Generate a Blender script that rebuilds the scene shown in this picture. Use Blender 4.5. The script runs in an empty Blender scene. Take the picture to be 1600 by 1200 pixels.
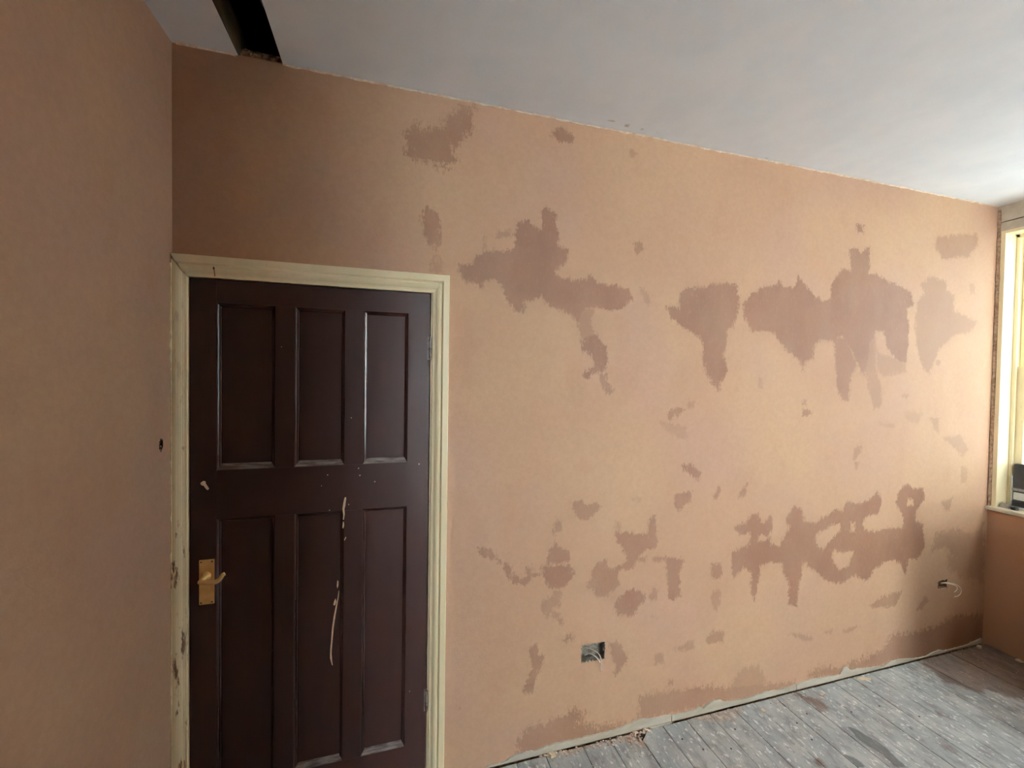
import bpy, bmesh, math, random
import numpy as np
from mathutils import Vector, Matrix, noise
random.seed(7)
SC = bpy.context.scene
COL = SC.collection
# ------------------------------------------------------------------ camera, world, light, exposure
RL, RH, RD = 4.368, 2.7665, 4.1          # room length (x), height (z), depth (-y)
CAM = (0.7223, -1.6838, 1.66253); YAW, PITCH, ROLL = 0.28041, -0.01956, 0.01463
fw = Vector((math.sin(YAW)*math.cos(PITCH), math.cos(YAW)*math.cos(PITCH), math.sin(PITCH)))
rt = Vector((math.cos(YAW), -math.sin(YAW), 0)); up = rt.cross(fw)
r2 = rt*math.cos(ROLL)+up*math.sin(ROLL); u2 = -rt*math.sin(ROLL)+up*math.cos(ROLL)
SKY = 85.0
FAC_H = 18.0                               # height of the building across the street (it hides the low sky)
cd = bpy.data.cameras.new('camera'); cam = bpy.data.objects.new('camera', cd); COL.objects.link(cam)
cd.sensor_width = 36; cd.lens = 36*648.75/1600; cd.clip_start = 0.02
cam.matrix_world = Matrix(((r2.x, u2.x, -fw.x, CAM[0]), (r2.y, u2.y, -fw.y, CAM[1]), (r2.z, u2.z, -fw.z, CAM[2]), (0, 0, 0, 1)))
SC.camera = cam
SC.view_settings.view_transform = 'Standard'; SC.view_settings.look = 'None'
SC.view_settings.gamma = 1; SC.view_settings.use_curve_mapping = False
SC.view_settings.exposure = 0.05
w = bpy.data.worlds.new('overcast_sky'); SC.world = w; w.use_nodes = True
bg = w.node_tree.nodes['Background']; bg.inputs['Color'].default_value = (0.87, 0.945, 1.0, 1); bg.inputs['Strength'].default_value = SKY
# real window openings in the right-hand wall: (y_near, y_far, z_sill, z_head)
WINS = [(-0.037, -1.30, 0.885, 2.59)]
for a, b, c, d in WINS:                   # portals only guide the sky light through the openings
    ld = bpy.data.lights.new('window_portal', 'AREA'); ld.shape = 'RECTANGLE'; ld.size = d-c; ld.size_y = abs(b-a)
    ld.cycles.is_portal = True
    lo = bpy.data.objects.new('window_portal', ld); COL.objects.link(lo)
    lo.location = (RL+0.30, (a+b)/2, (c+d)/2); lo.rotation_euler = (0, math.radians(90), 0)
GW = (2.1, 3.4, 0.62, 2.68)               # garden-side window in the wall behind the viewer: x0, x1, sill, head
ld = bpy.data.lights.new('window_portal', 'AREA'); ld.shape = 'RECTANGLE'; ld.size = GW[1]-GW[0]; ld.size_y = GW[3]-GW[2]; ld.cycles.is_portal = True
lo = bpy.data.objects.new('window_portal', ld); COL.objects.link(lo); lo.location = ((GW[0]+GW[1])/2, -RD-.30, (GW[2]+GW[3])/2); lo.rotation_euler = (-math.radians(90), 0, 0)
try:
    SC.cycles.max_bounces = 16; SC.cycles.diffuse_bounces = 12
except Exception: pass

# ------------------------------------------------------------------ helpers
def struct(o, label=None):
    o['kind'] = 'structure'
    if label: o['label'] = label
    return o
def tag(o, label, cat, group=None):
    o['label'] = label; o['category'] = cat
    if group: o['group'] = group
    return o
def empty(name, loc=(0, 0, 0)):
    o = bpy.data.objects.new(name, None); COL.objects.link(o); o.location = loc; o.empty_display_size = 0.05
    return o
def mesh(name, verts, faces, mat, parent=None, smooth=False):
    me = bpy.data.meshes.new(name); me.from_pydata([tuple(v) for v in verts], [], faces); me.update()
    o = bpy.data.objects.new(name, me); COL.objects.link(o)
    if mat: me.materials.append(mat)
    if smooth: me.polygons.foreach_set('use_smooth', [True]*len(me.polygons))
    if parent is not None:
        o.parent = parent
        o.matrix_parent_inverse = Matrix.Translation(-parent_loc(parent))
    return o
def parent_loc(p):
    return Vector(p.location) if p.type == 'EMPTY' else Vector((0, 0, 0))
def obj(name, bm, mat, parent=None, smooth=False):
    me = bpy.data.meshes.new(name); bmesh.ops.recalc_face_normals(bm, faces=bm.faces); bm.to_mesh(me); bm.free()
    o = bpy.data.objects.new(name, me); COL.objects.link(o)
    if mat: me.materials.append(mat)
    if smooth: me.polygons.foreach_set('use_smooth', [True]*len(me.polygons))
    if parent is not None:
        o.parent = parent
        o.matrix_parent_inverse = Matrix.Translation(-parent_loc(parent))
    return o
def box(bm, x0, x1, y0, y1, z0, z1, bev=0.0):
    t = bmesh.new(); bmesh.ops.create_cube(t, size=1)
    for v in t.verts:
        v.co = Vector(((x0+x1)/2+v.co.x*(x1-x0), (y0+y1)/2+v.co.y*(y1-y0), (z0+z1)/2+v.co.z*(z1-z0)))
    if bev: bmesh.ops.bevel(t, geom=t.edges[:], offset=bev, segments=2, affect='EDGES')
    add(bm, t); return bm
def add(bm, t):
    m = bpy.data.meshes.new('t'); t.to_mesh(m); t.free(); bm.from_mesh(m); bpy.data.meshes.remove(m)
def prism(bm, pts, ax, a, b):
    """outline pts (2-D) extruded along axis ax from a to b"""
    def P(p, t):
        return {0: (t, p[0], p[1]), 1: (p[0], t, p[1]), 2: (p[0], p[1], t)}[ax]
    A = [bm.verts.new(P(p, a)) for p in pts]; B = [bm.verts.new(P(p, b)) for p in pts]
    bm.faces.new(A); bm.faces.new(B[::-1]); n = len(pts)
    for i in range(n): bm.faces.new((A[i], A[(i+1) % n], B[(i+1) % n], B[i]))
    return bm
def tube(bm, pts, r, seg=8, taper=None):
    rings = []
    pts = [Vector(p) for p in pts]
    for i, p in enumerate(pts):
        d = (pts[min(i+1, len(pts)-1)]-pts[max(i-1, 0)]).normalized()
        s = d.orthogonal().normalized() if i == 0 else (s-d*s.dot(d)).normalized()
        q = d.cross(s); rr = r if taper is None else taper[i]
        rings.append([bm.verts.new(p+s*math.cos(2*math.pi*k/seg)*rr+q*math.sin(2*math.pi*k/seg)*rr) for k in range(seg)])
    for a, b in zip(rings, rings[1:]):
        for k in range(seg): bm.faces.new((a[k], a[(k+1) % seg], b[(k+1) % seg], b[k]))
    bm.faces.new(rings[0][::-1]); bm.faces.new(rings[-1])
    return bm
def bez(p, n=14):
    """Catmull-Rom through p"""
    p = [Vector(q) for q in p]; p = [2*p[0]-p[1]]+p+[2*p[-1]-p[-2]]; out = []
    for i in range(1, len(p)-2):
        for k in range(n):
            t = k/n; a, b, c, d = p[i-1:i+3]
            out.append(0.5*((2*b)+(c-a)*t+(2*a-5*b+4*c-d)*t*t+(3*b-a-3*c+d)*t**3))
    return out+[p[-2]]
def rock(bm, c, s, seed, flat=0.5):
    t = bmesh.new(); bmesh.ops.create_icosphere(t, subdivisions=1, radius=1); rn = random.Random(seed)
    a = rn.uniform(0, 6.28); sx, sy = s*rn.uniform(.7, 1.3), s*rn.uniform(.5, 1)
    for v in t.verts:
        k = rn.uniform(.7, 1.15); x, y, z = v.co*k
        x *= sx; y *= sy; z *= s*flat
        v.co = Vector((c[0]+x*math.cos(a)-y*math.sin(a), c[1]+x*math.sin(a)+y*math.cos(a), max(c[2]+s*flat*.7+z, c[2])))
    add(bm, t)
# ---- materials
class NT:
    def __init__(s, name):
        s.m = bpy.data.materials.new(name); s.m.use_nodes = True; s.t = s.m.node_tree; s.b = s.t.nodes['Principled BSDF']
        s.geo = s.n('ShaderNodeNewGeometry').outputs['Position']
    def n(s, k, **kw):
        x = s.t.nodes.new(k)
        for a, b in kw.items(): setattr(x, a, b)
        return x
    def put(s, sock, v):
        if isinstance(v, bpy.types.NodeSocket): s.t.links.new(v, sock)
        else: sock.default_value = v if not (isinstance(v, tuple) and len(v) == 3 and sock.type == 'RGBA') else (*v, 1)
    def math(s, op, a, b=0.0, c=None, clamp=False):
        x = s.n('ShaderNodeMath', operation=op, use_clamp=clamp); s.put(x.inputs[0], a); s.put(x.inputs[1], b)
        if c is not None: s.put(x.inputs[2], c)
        return x.outputs[0]
    def scale(s, v):
        x = s.n('ShaderNodeVectorMath', operation='MULTIPLY'); s.put(x.inputs[0], s.geo); x.inputs[1].default_value = v; return x.outputs[0]
    def noise(s, scale, detail=3, rough=0.55, vec=(1, 1, 1), off=0.0):
        x = s.n('ShaderNodeTexNoise'); v = s.scale(vec)
        if off:
            a = s.n('ShaderNodeVectorMath', operation='ADD'); s.t.links.new(v, a.inputs[0]); a.inputs[1].default_value = (off, off*.7, off*1.3); v = a.outputs[0]
        s.t.links.new(v, x.inputs['Vector'])
        x.inputs['Scale'].default_value = scale; x.inputs['Detail'].default_value = detail; x.inputs['Roughness'].default_value = rough
        return x.outputs[0]
    def ramp(s, v, a, b, lo=0.0, hi=1.0):
        x = s.n('ShaderNodeMapRange', interpolation_type='SMOOTHSTEP'); s.put(x.inputs[0], v)
        for i, q in enumerate((a, b, lo, hi)): x.inputs[i+1].default_value = q
        return x.outputs[0]
    def mix(s, f, a, b, mode='MIX'):
        x = s.n('ShaderNodeMix', data_type='RGBA', blend_type=mode); s.put(x.inputs[0], f); s.put(x.inputs[6], a); s.put(x.inputs[7], b); return x.outputs[2]
    def attr(s, name):
        return s.n('ShaderNodeAttribute', attribute_name=name).outputs['Fac']
    def bump(s, h, strength=0.3, dist=0.002):
        x = s.n('ShaderNodeBump'); x.inputs['Strength'].default_value = strength; x.inputs['Distance'].default_value = dist
        s.put(x.inputs['Height'], h); s.t.links.new(x.outputs[0], s.b.inputs['Normal'])
    def done(s, col, rough=0.8, spec=0.3, metal=0.0):
        s.put(s.b.inputs['Base Color'], col); s.put(s.b.inputs['Roughness'], rough); s.b.inputs['Specular IOR Level'].default_value = spec
        s.b.inputs['Metallic'].default_value = metal; return s.m
def simple(name, c1, c2=None, sc=20, rough=0.7, spec=0.3, metal=0.0, bump=0.15, vec=(1, 1, 1)):
    N = NT(name); c2 = c2 or tuple(x*.8 for x in c1); f = N.noise(sc, 4, .6, vec)
    N.bump(f, bump, .002); return N.done(N.mix(N.ramp(f, .35, .65), c1, c2), rough, spec, metal)

def plaster(name, DRY1, DRY2, DRY3, DAMPDRY, DAMPC):
    N = NT(name)
    big = N.noise(1.3, 2, .5, off=3.1); mid = N.noise(5.5, 4, .6, (1, 1, .6)); fine = N.noise(55, 4, .65, off=1.7); hue = N.noise(2.1, 2, .5, off=9.2)
    c = N.mix(N.ramp(big, .35, .65), DRY1, DRY2)
    c = N.mix(N.ramp(hue, .45, .7, 0, .6), c, DRY3)
    c = N.mix(N.ramp(mid, .5, .75, 0, .35), c, DAMPDRY)
    c = N.mix(N.ramp(fine, .3, .7, 0, .12), c, DAMPC)
    # damp patches with frayed borders
    sd, st = N.attr('damp_edge'), N.attr('damp_strength')
    n1 = N.noise(38, 4, .7, (1, 1, .55)); n2 = N.noise(150, 3, .7, (1, 1, .35), 4.0)
    e = N.math('ADD', sd, N.math('MULTIPLY_ADD', n1, .066, -.030)); e = N.math('ADD', e, N.math('MULTIPLY_ADD', n2, .050, -.0235))
    n3 = N.noise(20, 3, .6, (.25, 1, 5), 6.0); e = N.math('ADD', e, N.math('MULTIPLY_ADD', n3, .016, -.008)); m = N.ramp(e, -.006, .009); m = N.math('MULTIPLY', m, st)
    m = N.math('MULTIPLY', m, N.ramp(mid, .2, .8, .8, 1.0))
    dv = N.mix(N.ramp(N.noise(4.5, 3, .6, (1, 1, .5), 13), .42, .66, 0, .55), DAMPC, tuple(a_*k_ for a_, k_ in zip(DAMPC, (1.12, 1.32, 1.42))))
    m = N.math('MULTIPLY', m, N.ramp(N.noise(75, 4, .75, (1, 1, .5), 8), .22, .5, .72, 1.0))
    c = N.mix(m, c, dv)
    h = N.math('ADD', N.noise(90, 3, .6), N.noise(7, 2, .5)); N.bump(h, .18, .003)
    return N.done(c, N.math('MULTIPLY_ADD', m, -.12, .72), .25)

DRY1, DRY2, DRY3 = (.42, .258, .165), (.45, .29, .18), (.42, .262, .192)
DAMPDRY, DAMPC = (.38, .215, .13), (.195, .095, .058)
M_PL = plaster('skim_plaster', DRY1, DRY2, DRY3, DAMPDRY, DAMPC)

N = NT('ceiling_paint'); f = N.noise(4, 4, .6)
sm = N.attr('smudge')
c = N.mix(N.ramp(f, .3, .7), (.78, .83, .87), (.84, .88, .91)); c = N.mix(N.ramp(N.math('ADD', sm, N.math('MULTIPLY_ADD', N.noise(60, 3, .7), .5, -.25)), .4, .65, 0, .7), c, (.45, .36, .28)); N.bump(N.noise(60, 3, .6), .12, .002)
M_CEIL = N.done(c, .75, .3)

N = NT('cream_gloss'); f = N.noise(9, 4, .6, (1, 1, .3)); ch = N.noise(26, 5, .7, (1.6, 1.6, .28), 2.0)
z = N.n('ShaderNodeSeparateXYZ'); N.t.links.new(N.geo, z.inputs[0])
c = N.mix(N.ramp(f, .3, .7), (.90, .80, .55), (.82, .73, .48))
wear = N.math('MULTIPLY', N.ramp(ch, .56, .63), N.math('MULTIPLY', N.ramp(z.outputs[0], .03, .06, 1, 0), N.ramp(z.outputs[2], 1.25, 1.6, 1, .25)))
c = N.mix(wear, c, (.22, .12, .07)); dirt = N.ramp(N.noise(40, 5, .7, (1, 1, .5), 7), .62, .74, 0, .4); c = N.mix(dirt, c, (.45, .36, .22))
N.bump(f, .15, .002); M_CREAM = N.done(c, .38, .5)

N = NT('dark_maroon_gloss'); f = N.noise(14, 4, .6, (1, 1, .15)); sp = N.noise(300, 1, .5)
c = N.mix(N.ramp(f, .3, .7), (.032, .0105, .008), (.024, .008, .0065))
c = N.mix(N.ramp(sp, .80, .83, 0, .4), c, (.5, .45, .38)); N.bump(N.noise(70, 3, .6, (1, 1, .2)), .08, .001)
M_DOOR = N.done(c, N.ramp(N.noise(12, 4, .6), .3, .7, .38, .50), .42)

M_DOORM = M_DOOR.copy(); M_DOORM.name = 'dark_maroon_bead'; _b = M_DOORM.node_tree.nodes['Principled BSDF']
for l in list(_b.inputs['Roughness'].links): M_DOORM.node_tree.links.remove(l)
_b.inputs['Roughness'].default_value = .2
def floor_mat():
    N = NT('painted_floorboard')
    f = N.noise(6, 4, .6); g = N.noise(24, 5, .7, (1, .35, 1)); sp = N.noise(60, 3, .6, (1, .5, 1), 5.0); gr = N.noise(90, 4, .7, (1, .06, 1)); sp2 = N.noise(22, 4, .6, (1, .7, 1), 11.0)
    c = N.mix(N.ramp(f, .35, .65), (.36, .385, .39), (.49, .515, .50))
    c = N.mix(N.ramp(g, .45, .66, 0, .8), c, (.23, .235, .245))
    c = N.mix(N.ramp(gr, .5, .75, 0, .5), c, (.22, .20, .18))
    c = N.mix(N.ramp(sp, .58, .66, 0, .85), c, (.78, .79, .76))
    c = N.mix(N.ramp(sp2, .63, .70, 0, .55), c, (.24, .17, .12))
    c = N.mix(N.ramp(N.noise(38, 3, .6, (1, .4, 1), 15), .66, .69, 0, .9), c, (.78, .78, .74))
    nn = N.math('MULTIPLY_ADD', N.noise(30, 4, .7, (1, .5, 1), 2.0), .05, -.025)
    b = N.ramp(N.math('ADD', N.attr('brown'), N.math('MULTIPLY', nn, 2.6)), -.012, .022); d = N.ramp(N.math('ADD', N.attr('dark'), N.math('MULTIPLY', nn, .6)), -.004, .006)
    bc = N.mix(N.ramp(g, .35, .65), (.115, .075, .055), (.22, .16, .125)); bc = N.mix(N.ramp(sp, .62, .68, 0, .45), bc, (.35, .30, .26))
    c = N.mix(N.math('MULTIPLY', b, .9), c, bc); c = N.mix(N.math('MULTIPLY', d, .8), c, (.085, .085, .085))
    rb = N.ramp(N.math('ADD', N.attr('dust'), nn), -.008, .012)
    c = N.mix(N.math('MULTIPLY', rb, .7), c, N.mix(N.ramp(sp, .4, .6), (.36, .25, .19), (.60, .50, .42)))
    N.bump(N.math('ADD', gr, sp), .35, .003)
    return N.done(c, .55, .35)
M_FLOOR = floor_mat()
M_RAW = simple('raw_pale_timber', (.55, .52, .43), (.44, .40, .31), 18, .8, vec=(.3, 1, 1))
M_OLDWOOD = simple('old_joist_timber', (.085, .06, .025), (.045, .03, .012), 14, .85, vec=(3, .4, 1))
M_VOID = simple('unlit_void', (.005, .0045, .004), (.003, .003, .003), 10, .95, .02)  # near-black colour stands in for unlit depth
M_BEAD = simple('filler_bead', (.80, .70, .56), (.66, .50, .36), 60, .8)
M_BRASS = simple('worn_brass', (.86, .60, .26), (.74, .48, .18), 30, .42, .5, .65, .05)
M_STEEL = simple('painted_steel_hinge', (.30, .27, .24), (.08, .05, .045), 60, .5, .5, .3)
M_SPLASH = simple('dried_plaster_splash', (.72, .62, .45), (.62, .50, .36), 80, .8)
M_ZINC = simple('galvanised_box', (.36, .34, .29), (.12, .10, .08), 55, .5, .5, .5)
M_WIRE = simple('grey_white_cable', (.90, .84, .76), (.80, .74, .66), 60, .45, .5)
M_GREYCABLE = simple('grey_cable_sheath', (.22, .23, .22), (.15, .15, .15), 60, .5)
M_BLACK = simple('black_plastic', (.025, .025, .027), (.018, .018, .02), 40, .45, .5)
M_GREYPL = simple('grey_fabric', (.36, .34, .31), (.24, .22, .20), 90, .9)
M_WHITE = simple('white_plastic', (.75, .77, .75), (.66, .68, .66), 30, .5)
M_UPPER = simple('old_cream_wall_paint', (.60, .56, .46), (.50, .45, .36), 12, .7)
M_EDGE = simple('rough_plaster_edge', (.34, .22, .14), (.16, .09, .05), 60, .9, bump=.5)
M_RUB = simple('plaster_rubble_mat', (.74, .63, .54), (.46, .33, .25), 70, .9)
M_PLY = simple('far_wall_skim', (.43, .252, .152), (.41, .24, .145), 3, .8)
M_SILL = simple('sill_paint', (.78, .74, .62), (.62, .57, .46), 16, .45, .5)
M_NAIL = simple('rusty_nail', (.10, .07, .05), None, 50, .6, .5, .5)
N = NT('window_glass'); N.b.inputs['Transmission Weight'].default_value = 1.0; M_GLASS = N.done((.95, .98, .97), .03, .5); N.b.inputs['IOR'].default_value = 1.01
N = NT('dimmed_window_glass'); N.b.inputs['Transmission Weight'].default_value = 1.0; M_GLASS1 = N.done((.50, .54, .53), .03, .5); N.b.inputs['IOR'].default_value = 1.01  # grey tint added to dim the daylight through the right-hand window
M_LEDGE = simple('pale_door_ledge', (.24, .215, .20), (.10, .075, .07), 30, .7, vec=(.5, 1, 3))
M_CRATER = simple('dark_crater', (.05, .03, .02), (.12, .08, .055), 120, .95)
M_CHEST = simple('added_chest_timber', (.34, .24, .15), (.26, .18, .11), 6, .7, vec=(3, .3, 3))
M_PAVE = simple('pale_bounce_paving', (.72, .72, .70), (.64, .64, .62), .5, .9)
M_STREET = simple('dark_street', (.20, .20, .21), (.16, .16, .17), .5, .9)
M_FACADE = simple('grey_render', (.17, .18, .19), (.14, .15, .16), .7, .9)

# damp patches on the main wall: (strength, softness, outline x,z in mm)
DAMP=[
(0.75,14,[782,2631,833,2620,900,2647,952,2714,1022,2738,1017,2673,980,2603,943,2576,954,2525,923,2497,834,2501,778,2523,767,2577]),
(0.8,7,[1375,2715,1418,2736,1468,2702,1456,2677,1394,2678,1372,2694]),
(0.8,8,[851,2326,888,2299,905,2222,889,2178,858,2175,837,2235,828,2287]),
(0.5,8,[879,2145,906,2137,899,2073,869,2076]),
(1,6,[978,2112,1030,2111,1052,2153,1107,2178,1187,2184,1212,2210,1220,2300,1273,2318,1310,2282,1337,2302,1326,2369,1350,2388,1387,2359,1401,2287,1408,2230,1452,2211,1447,2171,1392,2120,1404,2092,1493,2082,1537,2091,1563,2114,1596,2078,1690,2076,1752,2061,1773,2030,1739,1986,1665,1969,1598,1977,1546,1968,1509,1901,1470,1940,1370,1969,1332,2012,1291,1981,1255,1990,1261,1946,1232,1927,1190,1975,1161,2028,1131,2070,1081,2050,1070,2022,1048,2042,998,2054,981,2080]),
(0.7,7,[1514,1960,1586,1964,1561,1904,1601,1846,1530,1826,1503,1889]),
(1,5,[1530,1820,1601,1846,1642,1794,1654,1740,1642,1686,1604,1691,1552,1661,1536,1684,1591,1709,1583,1757,1531,1785]),
(0.7,5,[1611,1680,1651,1674,1680,1596,1653,1594,1625,1632]),
(0.6,4,[1129,2262,1157,2260,1186,2269,1186,2243,1140,2236]),
(0.6,5,[1784,2274,1816,2283,1824,2250,1796,2233,1782,2249]),
(0.5,6,[1835,2065,1871,2049,1865,2005,1843,2016]),
(0.4,6,[1744,2690,1785,2691,1772,2658,1752,2664]),
(0.5,4,[1078,2230,1090,2182,1073,2180]),
(0.4,6,[1814,2079,1850,2056,1869,2006,1839,2014]),
(1,6,[1960,2001,2028,1994,2033,2058,2070,2098,2114,2096,2185,2106,2244,2125,2359,2130,2374,2070,2370,1992,2344,1924,2304,1906,2300,1834,2288,1767,2314,1712,2302,1673,2265,1645,2269,1601,2239,1634,2197,1688,2169,1764,2173,1851,2114,1881,2049,1910,1986,1950]),
(0.95,6,[2410,2039,2457,2092,2527,2131,2599,2136,2627,2167,2658,2141,2732,2140,2758,2200,2808,2158,2872,2109,2936,2083,2984,2098,2989,2171,3027,2234,3074,2274,3133,2261,3112,2375,3153,2391,3196,2370,3257,2407,3266,2315,3260,2259,3330,2258,3401,2233,3529,2204,3614,2165,3626,2114,3572,2085,3595,1983,3586,1775,3531,1774,3418,1860,3396,1948,3326,1945,3314,1819,3250,1692,3223,1729,3177,1803,3124,1863,3073,1910,3008,1883,2912,1879,2874,1842,2869,1782,2815,1757,2802,1710,2784,1768,2699,1813,2638,1869,2607,1908,2520,1910,2463,1902,2433,1951,2405,1983]),
(0.9,6,[3016,1895,3115,1893,3134,1838,3196,1754,3149,1679,3137,1555,3095,1561,3051,1628,3039,1738]),
(0.6,8,[3241,1916,3328,1907,3335,1744,3385,1618,3389,1516,3345,1510,3287,1630,3266,1718]),
(0.5,8,[3349,1820,3457,1798,3568,1775,3589,1723,3390,1694,3352,1744]),
(0.85,7,[3156,2513,3215,2520,3208,2482,3174,2478]),
(0.6,9,[3807,2515,3955,2544,4160,2572,4174,2512,4104,2437,3962,2417,3863,2395,3801,2455]),
(0.6,9,[3664,2116,3718,2185,3696,2236,3771,2281,3909,2265,3902,2211,3974,2189,3979,2095,4190,2038,4151,1981,3987,1947,3870,1875,3815,1780,3770,1713,3730,1752,3677,1856,3651,1985]),
(0.8,5,[2817,1508,2872,1490,2849,1466,2810,1473]),
(0.6,5,[2815,1556,2839,1550,2831,1532,2813,1538]),
(0.7,6,[1979,1499,2035,1520,2067,1509,2023,1483,1986,1472]),
(0.6,5,[2097,1546,2123,1552,2124,1519,2101,1525]),
(0.35,8,[1937,1452,2075,1428,2089,1373,2026,1386,1962,1420]),
(0.3,8,[2513,1670,2535,1659,2537,1614,2515,1625]),
(0.6,5,[3216,1298,3242,1285,3215,1230,3193,1237]),
(0.5,6,[3559,1580,3614,1587,3597,1560]),
(0.4,6,[3813,1446,3882,1445,3887,1351,3846,1379]),
(0.4,6,[3938,1322,4081,1339,4159,1246,4109,1200,4055,1250]),
(0.3,8,[3384,1427,3502,1412,3494,1397,3394,1408]),
(0.4,8,[4113,2274,4166,2271,4159,2216,4128,2207]),
(0.5,6,[3844,1794,3874,1788,3866,1761,3840,1768]),
(0.3,10,[3581,1489,3734,1474,3698,1422,3621,1436]),
(0.9,4,[2068,1245,2117,1245,2174,1199,2156,1160,2124,1196,2074,1224]),
(0.95,4,[2030,1098,2071,1111,2120,1113,2115,1067,2073,1044,2050,1020,2027,1062]),
(0.8,3,[2277,1130,2294,1107,2279,1071,2253,1073,2269,1098]),
(0.8,4,[1493,1105,1532,1107,1564,1086,1617,1094,1636,1076,1607,1059,1597,1035,1544,1025,1513,1051]),
(0.8,3,[1421,1026,1444,1024,1442,995,1417,969,1404,975,1410,1003]),
(0.95,4,[1421,936,1444,905,1474,888,1486,844,1455,837,1384,841,1391,901]),
(1,4,[1360,839,1415,823,1486,826,1512,783,1477,744,1442,725,1396,735,1365,791]),
(0.7,4,[1417,719,1445,710,1438,644,1408,653,1398,626,1379,605,1358,651,1367,683,1412,691]),
(0.7,3,[1410,625,1439,616,1460,565,1450,559,1419,595]),
(0.85,4,[1074,943,1125,929,1172,878,1214,846,1220,818,1268,784,1287,801,1281,838,1301,841,1306,812,1355,802,1311,788,1283,764,1239,779,1196,821,1179,868,1125,897,1088,914]),
(0.95,4,[1706,962,1750,948,1841,930,1881,932,1896,1001,1919,1011,1927,948,1940,885,1923,856,1865,852,1832,826,1810,778,1765,773,1721,788,1776,812,1781,841,1741,880,1718,917]),
(0.5,4,[1711,1001,1733,1000,1733,965,1715,967]),
(0.8,3,[1838,820,1872,816,1867,800,1844,802]),
(0.8,3,[1913,812,1983,809,1978,794,1925,793]),
(0.95,4,[1989,803,2031,799,2080,788,2075,747,2058,718,2069,665,2073,612,2037,596,2012,610,1998,694,1985,758]),
(0.85,5,[1622,819,1660,829,1677,793,1732,777,1734,707,1690,673,1636,656,1614,693,1577,712,1592,764]),
(1,4,[1719,619,1768,663,1813,675,1870,644,1871,614,1832,589,1816,551,1737,567,1714,595]),
(0.7,4,[1916,669,1946,649,1935,615,1900,613,1903,635]),
(0.7,4,[2250,743,2301,738,2312,688,2287,659,2251,684]),
(0.6,5,[2266,613,2305,603,2307,548,2286,503,2262,544,2251,578]),
(0.8,3,[1494,514,1513,489,1477,482,1461,491]),
(0.85,3,[1306,490,1336,492,1347,445,1376,440,1352,397,1324,327,1323,289,1295,285,1282,307,1304,368,1318,394,1310,442]),
(0.85,4,[1690,440,1740,437,1763,388,1792,353,1764,322,1742,306,1726,279,1725,349,1702,393]),
(0.6,4,[1934,345,1981,340,1984,293,1937,299]),
(0.7,3,[2013,202,2037,197,2035,179,2016,183]),
(0.5,3,[2043,355,2153,374,2154,336,2049,344]),
(0.7,3,[2229,372,2273,397,2331,393,2333,344,2248,347]),
(0.3,3,[1920,530,1949,515,1938,509]),
(0.3,3,[1797,1099,1842,1101,1843,1093,1801,1092]),
(0.7,3,[2456,1129,2449,1079,2407,1066,2411,1082]),
(1,4,[2378,916,2454,935,2492,969,2531,966,2568,912,2611,960,2626,894,2607,858,2625,805,2682,786,2714,835,2745,884,2718,938,2775,993,2818,970,2846,902,2916,889,2985,917,3073,957,3110,934,3154,992,3239,972,3314,981,3380,1033,3421,981,3395,905,3318,904,3272,866,3283,823,3380,800,3458,815,3600,802,3607,867,3531,966,3569,1028,3629,1067,3682,1028,3767,1030,3770,956,3709,902,3702,844,3767,809,3795,674,3734,614,3650,615,3634,530,3589,608,3507,631,3389,601,3324,531,3276,544,3236,577,3126,542,3017,563,2943,625,2881,659,2838,651,2816,561,2803,457,2751,477,2757,569,2712,653,2702,699,2620,715,2556,703,2543,621,2522,522,2505,575,2501,677,2446,709,2386,653,2374,792,2489,818,2487,881,2425,875]),
(-1,5,[2927,828,3023,867,3103,880,3114,838,3044,790,2992,741,2938,753]),
(-0.8,5,[3055,735,3138,713,3212,712,3178,625,3105,613,3048,681]),
(-1,5,[3280,879,3338,888,3457,836,3322,813,3292,829]),
(-0.8,4,[3622,981,3685,970,3687,933,3635,930]),
(-0.8,4,[2837,691,2880,679,2873,647,2839,644]),
(-0.7,4,[3177,874,3215,871,3217,815,3185,818]),
(-0.7,4,[2535,864,2607,858,2608,826,2536,829]),
(0.8,4,[2256,737,2308,737,2312,687,2280,666,2257,694]),
(0.65,4,[3350,380,3437,418,3607,431,3560,357,3459,357]),
(0.5,5,[3820,381,3844,340,3782,297,3745,306,3790,348]),
(0.5,3,[2766,310,2851,292,2922,258,2870,263]),
(0.5,3,[3147,263,3249,279,3231,260,3166,256]),
(0.4,3,[3019,283,3064,286,3055,268]),
(0.5,4,[3197,1284,3240,1297,3227,1242,3190,1230]),
(0.5,4,[3200,1209,3229,1208,3215,1174]),
(0.5,7,[3934,938,4012,940,4033,968,4004,880,3959,891]),
(0.35,8,[4103,1147,4161,1129,4143,1038,4097,1048]),
(0.5,14,[3861,652,3900,738,4055,754,4243,706,4335,776,4344,618,4066,555,4016,651]),
(0.45,18,[4019,590,4342,650,4356,396,4140,454,4022,529]),
(0.8,16,[3470,104,3548,178,3756,159,3951,174,4107,211,4357,175,4358,32,3983,-14,3555,16,3166,16,2913,51,2964,82,3164,59,3353,81]),  # damp along the foot, strengthened to carry the corner's shade
(0.5,10,[2463,174,2557,176,2608,95,2546,30,2404,52,2387,112]),
(0.7,12,[1860,156,2036,144,2252,126,2419,81,2809,43,2811,-10,2329,29,2039,47,1862,37]),
(0.75,16,[1261,-37,1261,20,1278,119,1407,129,1519,162,1572,131,1531,91,1638,58,1862,28,1979,23,1981,-40,1640,-22,1430,-31]),
(0.4,6,[1002,286,1011,284,1008,275,1001,277])]

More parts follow.
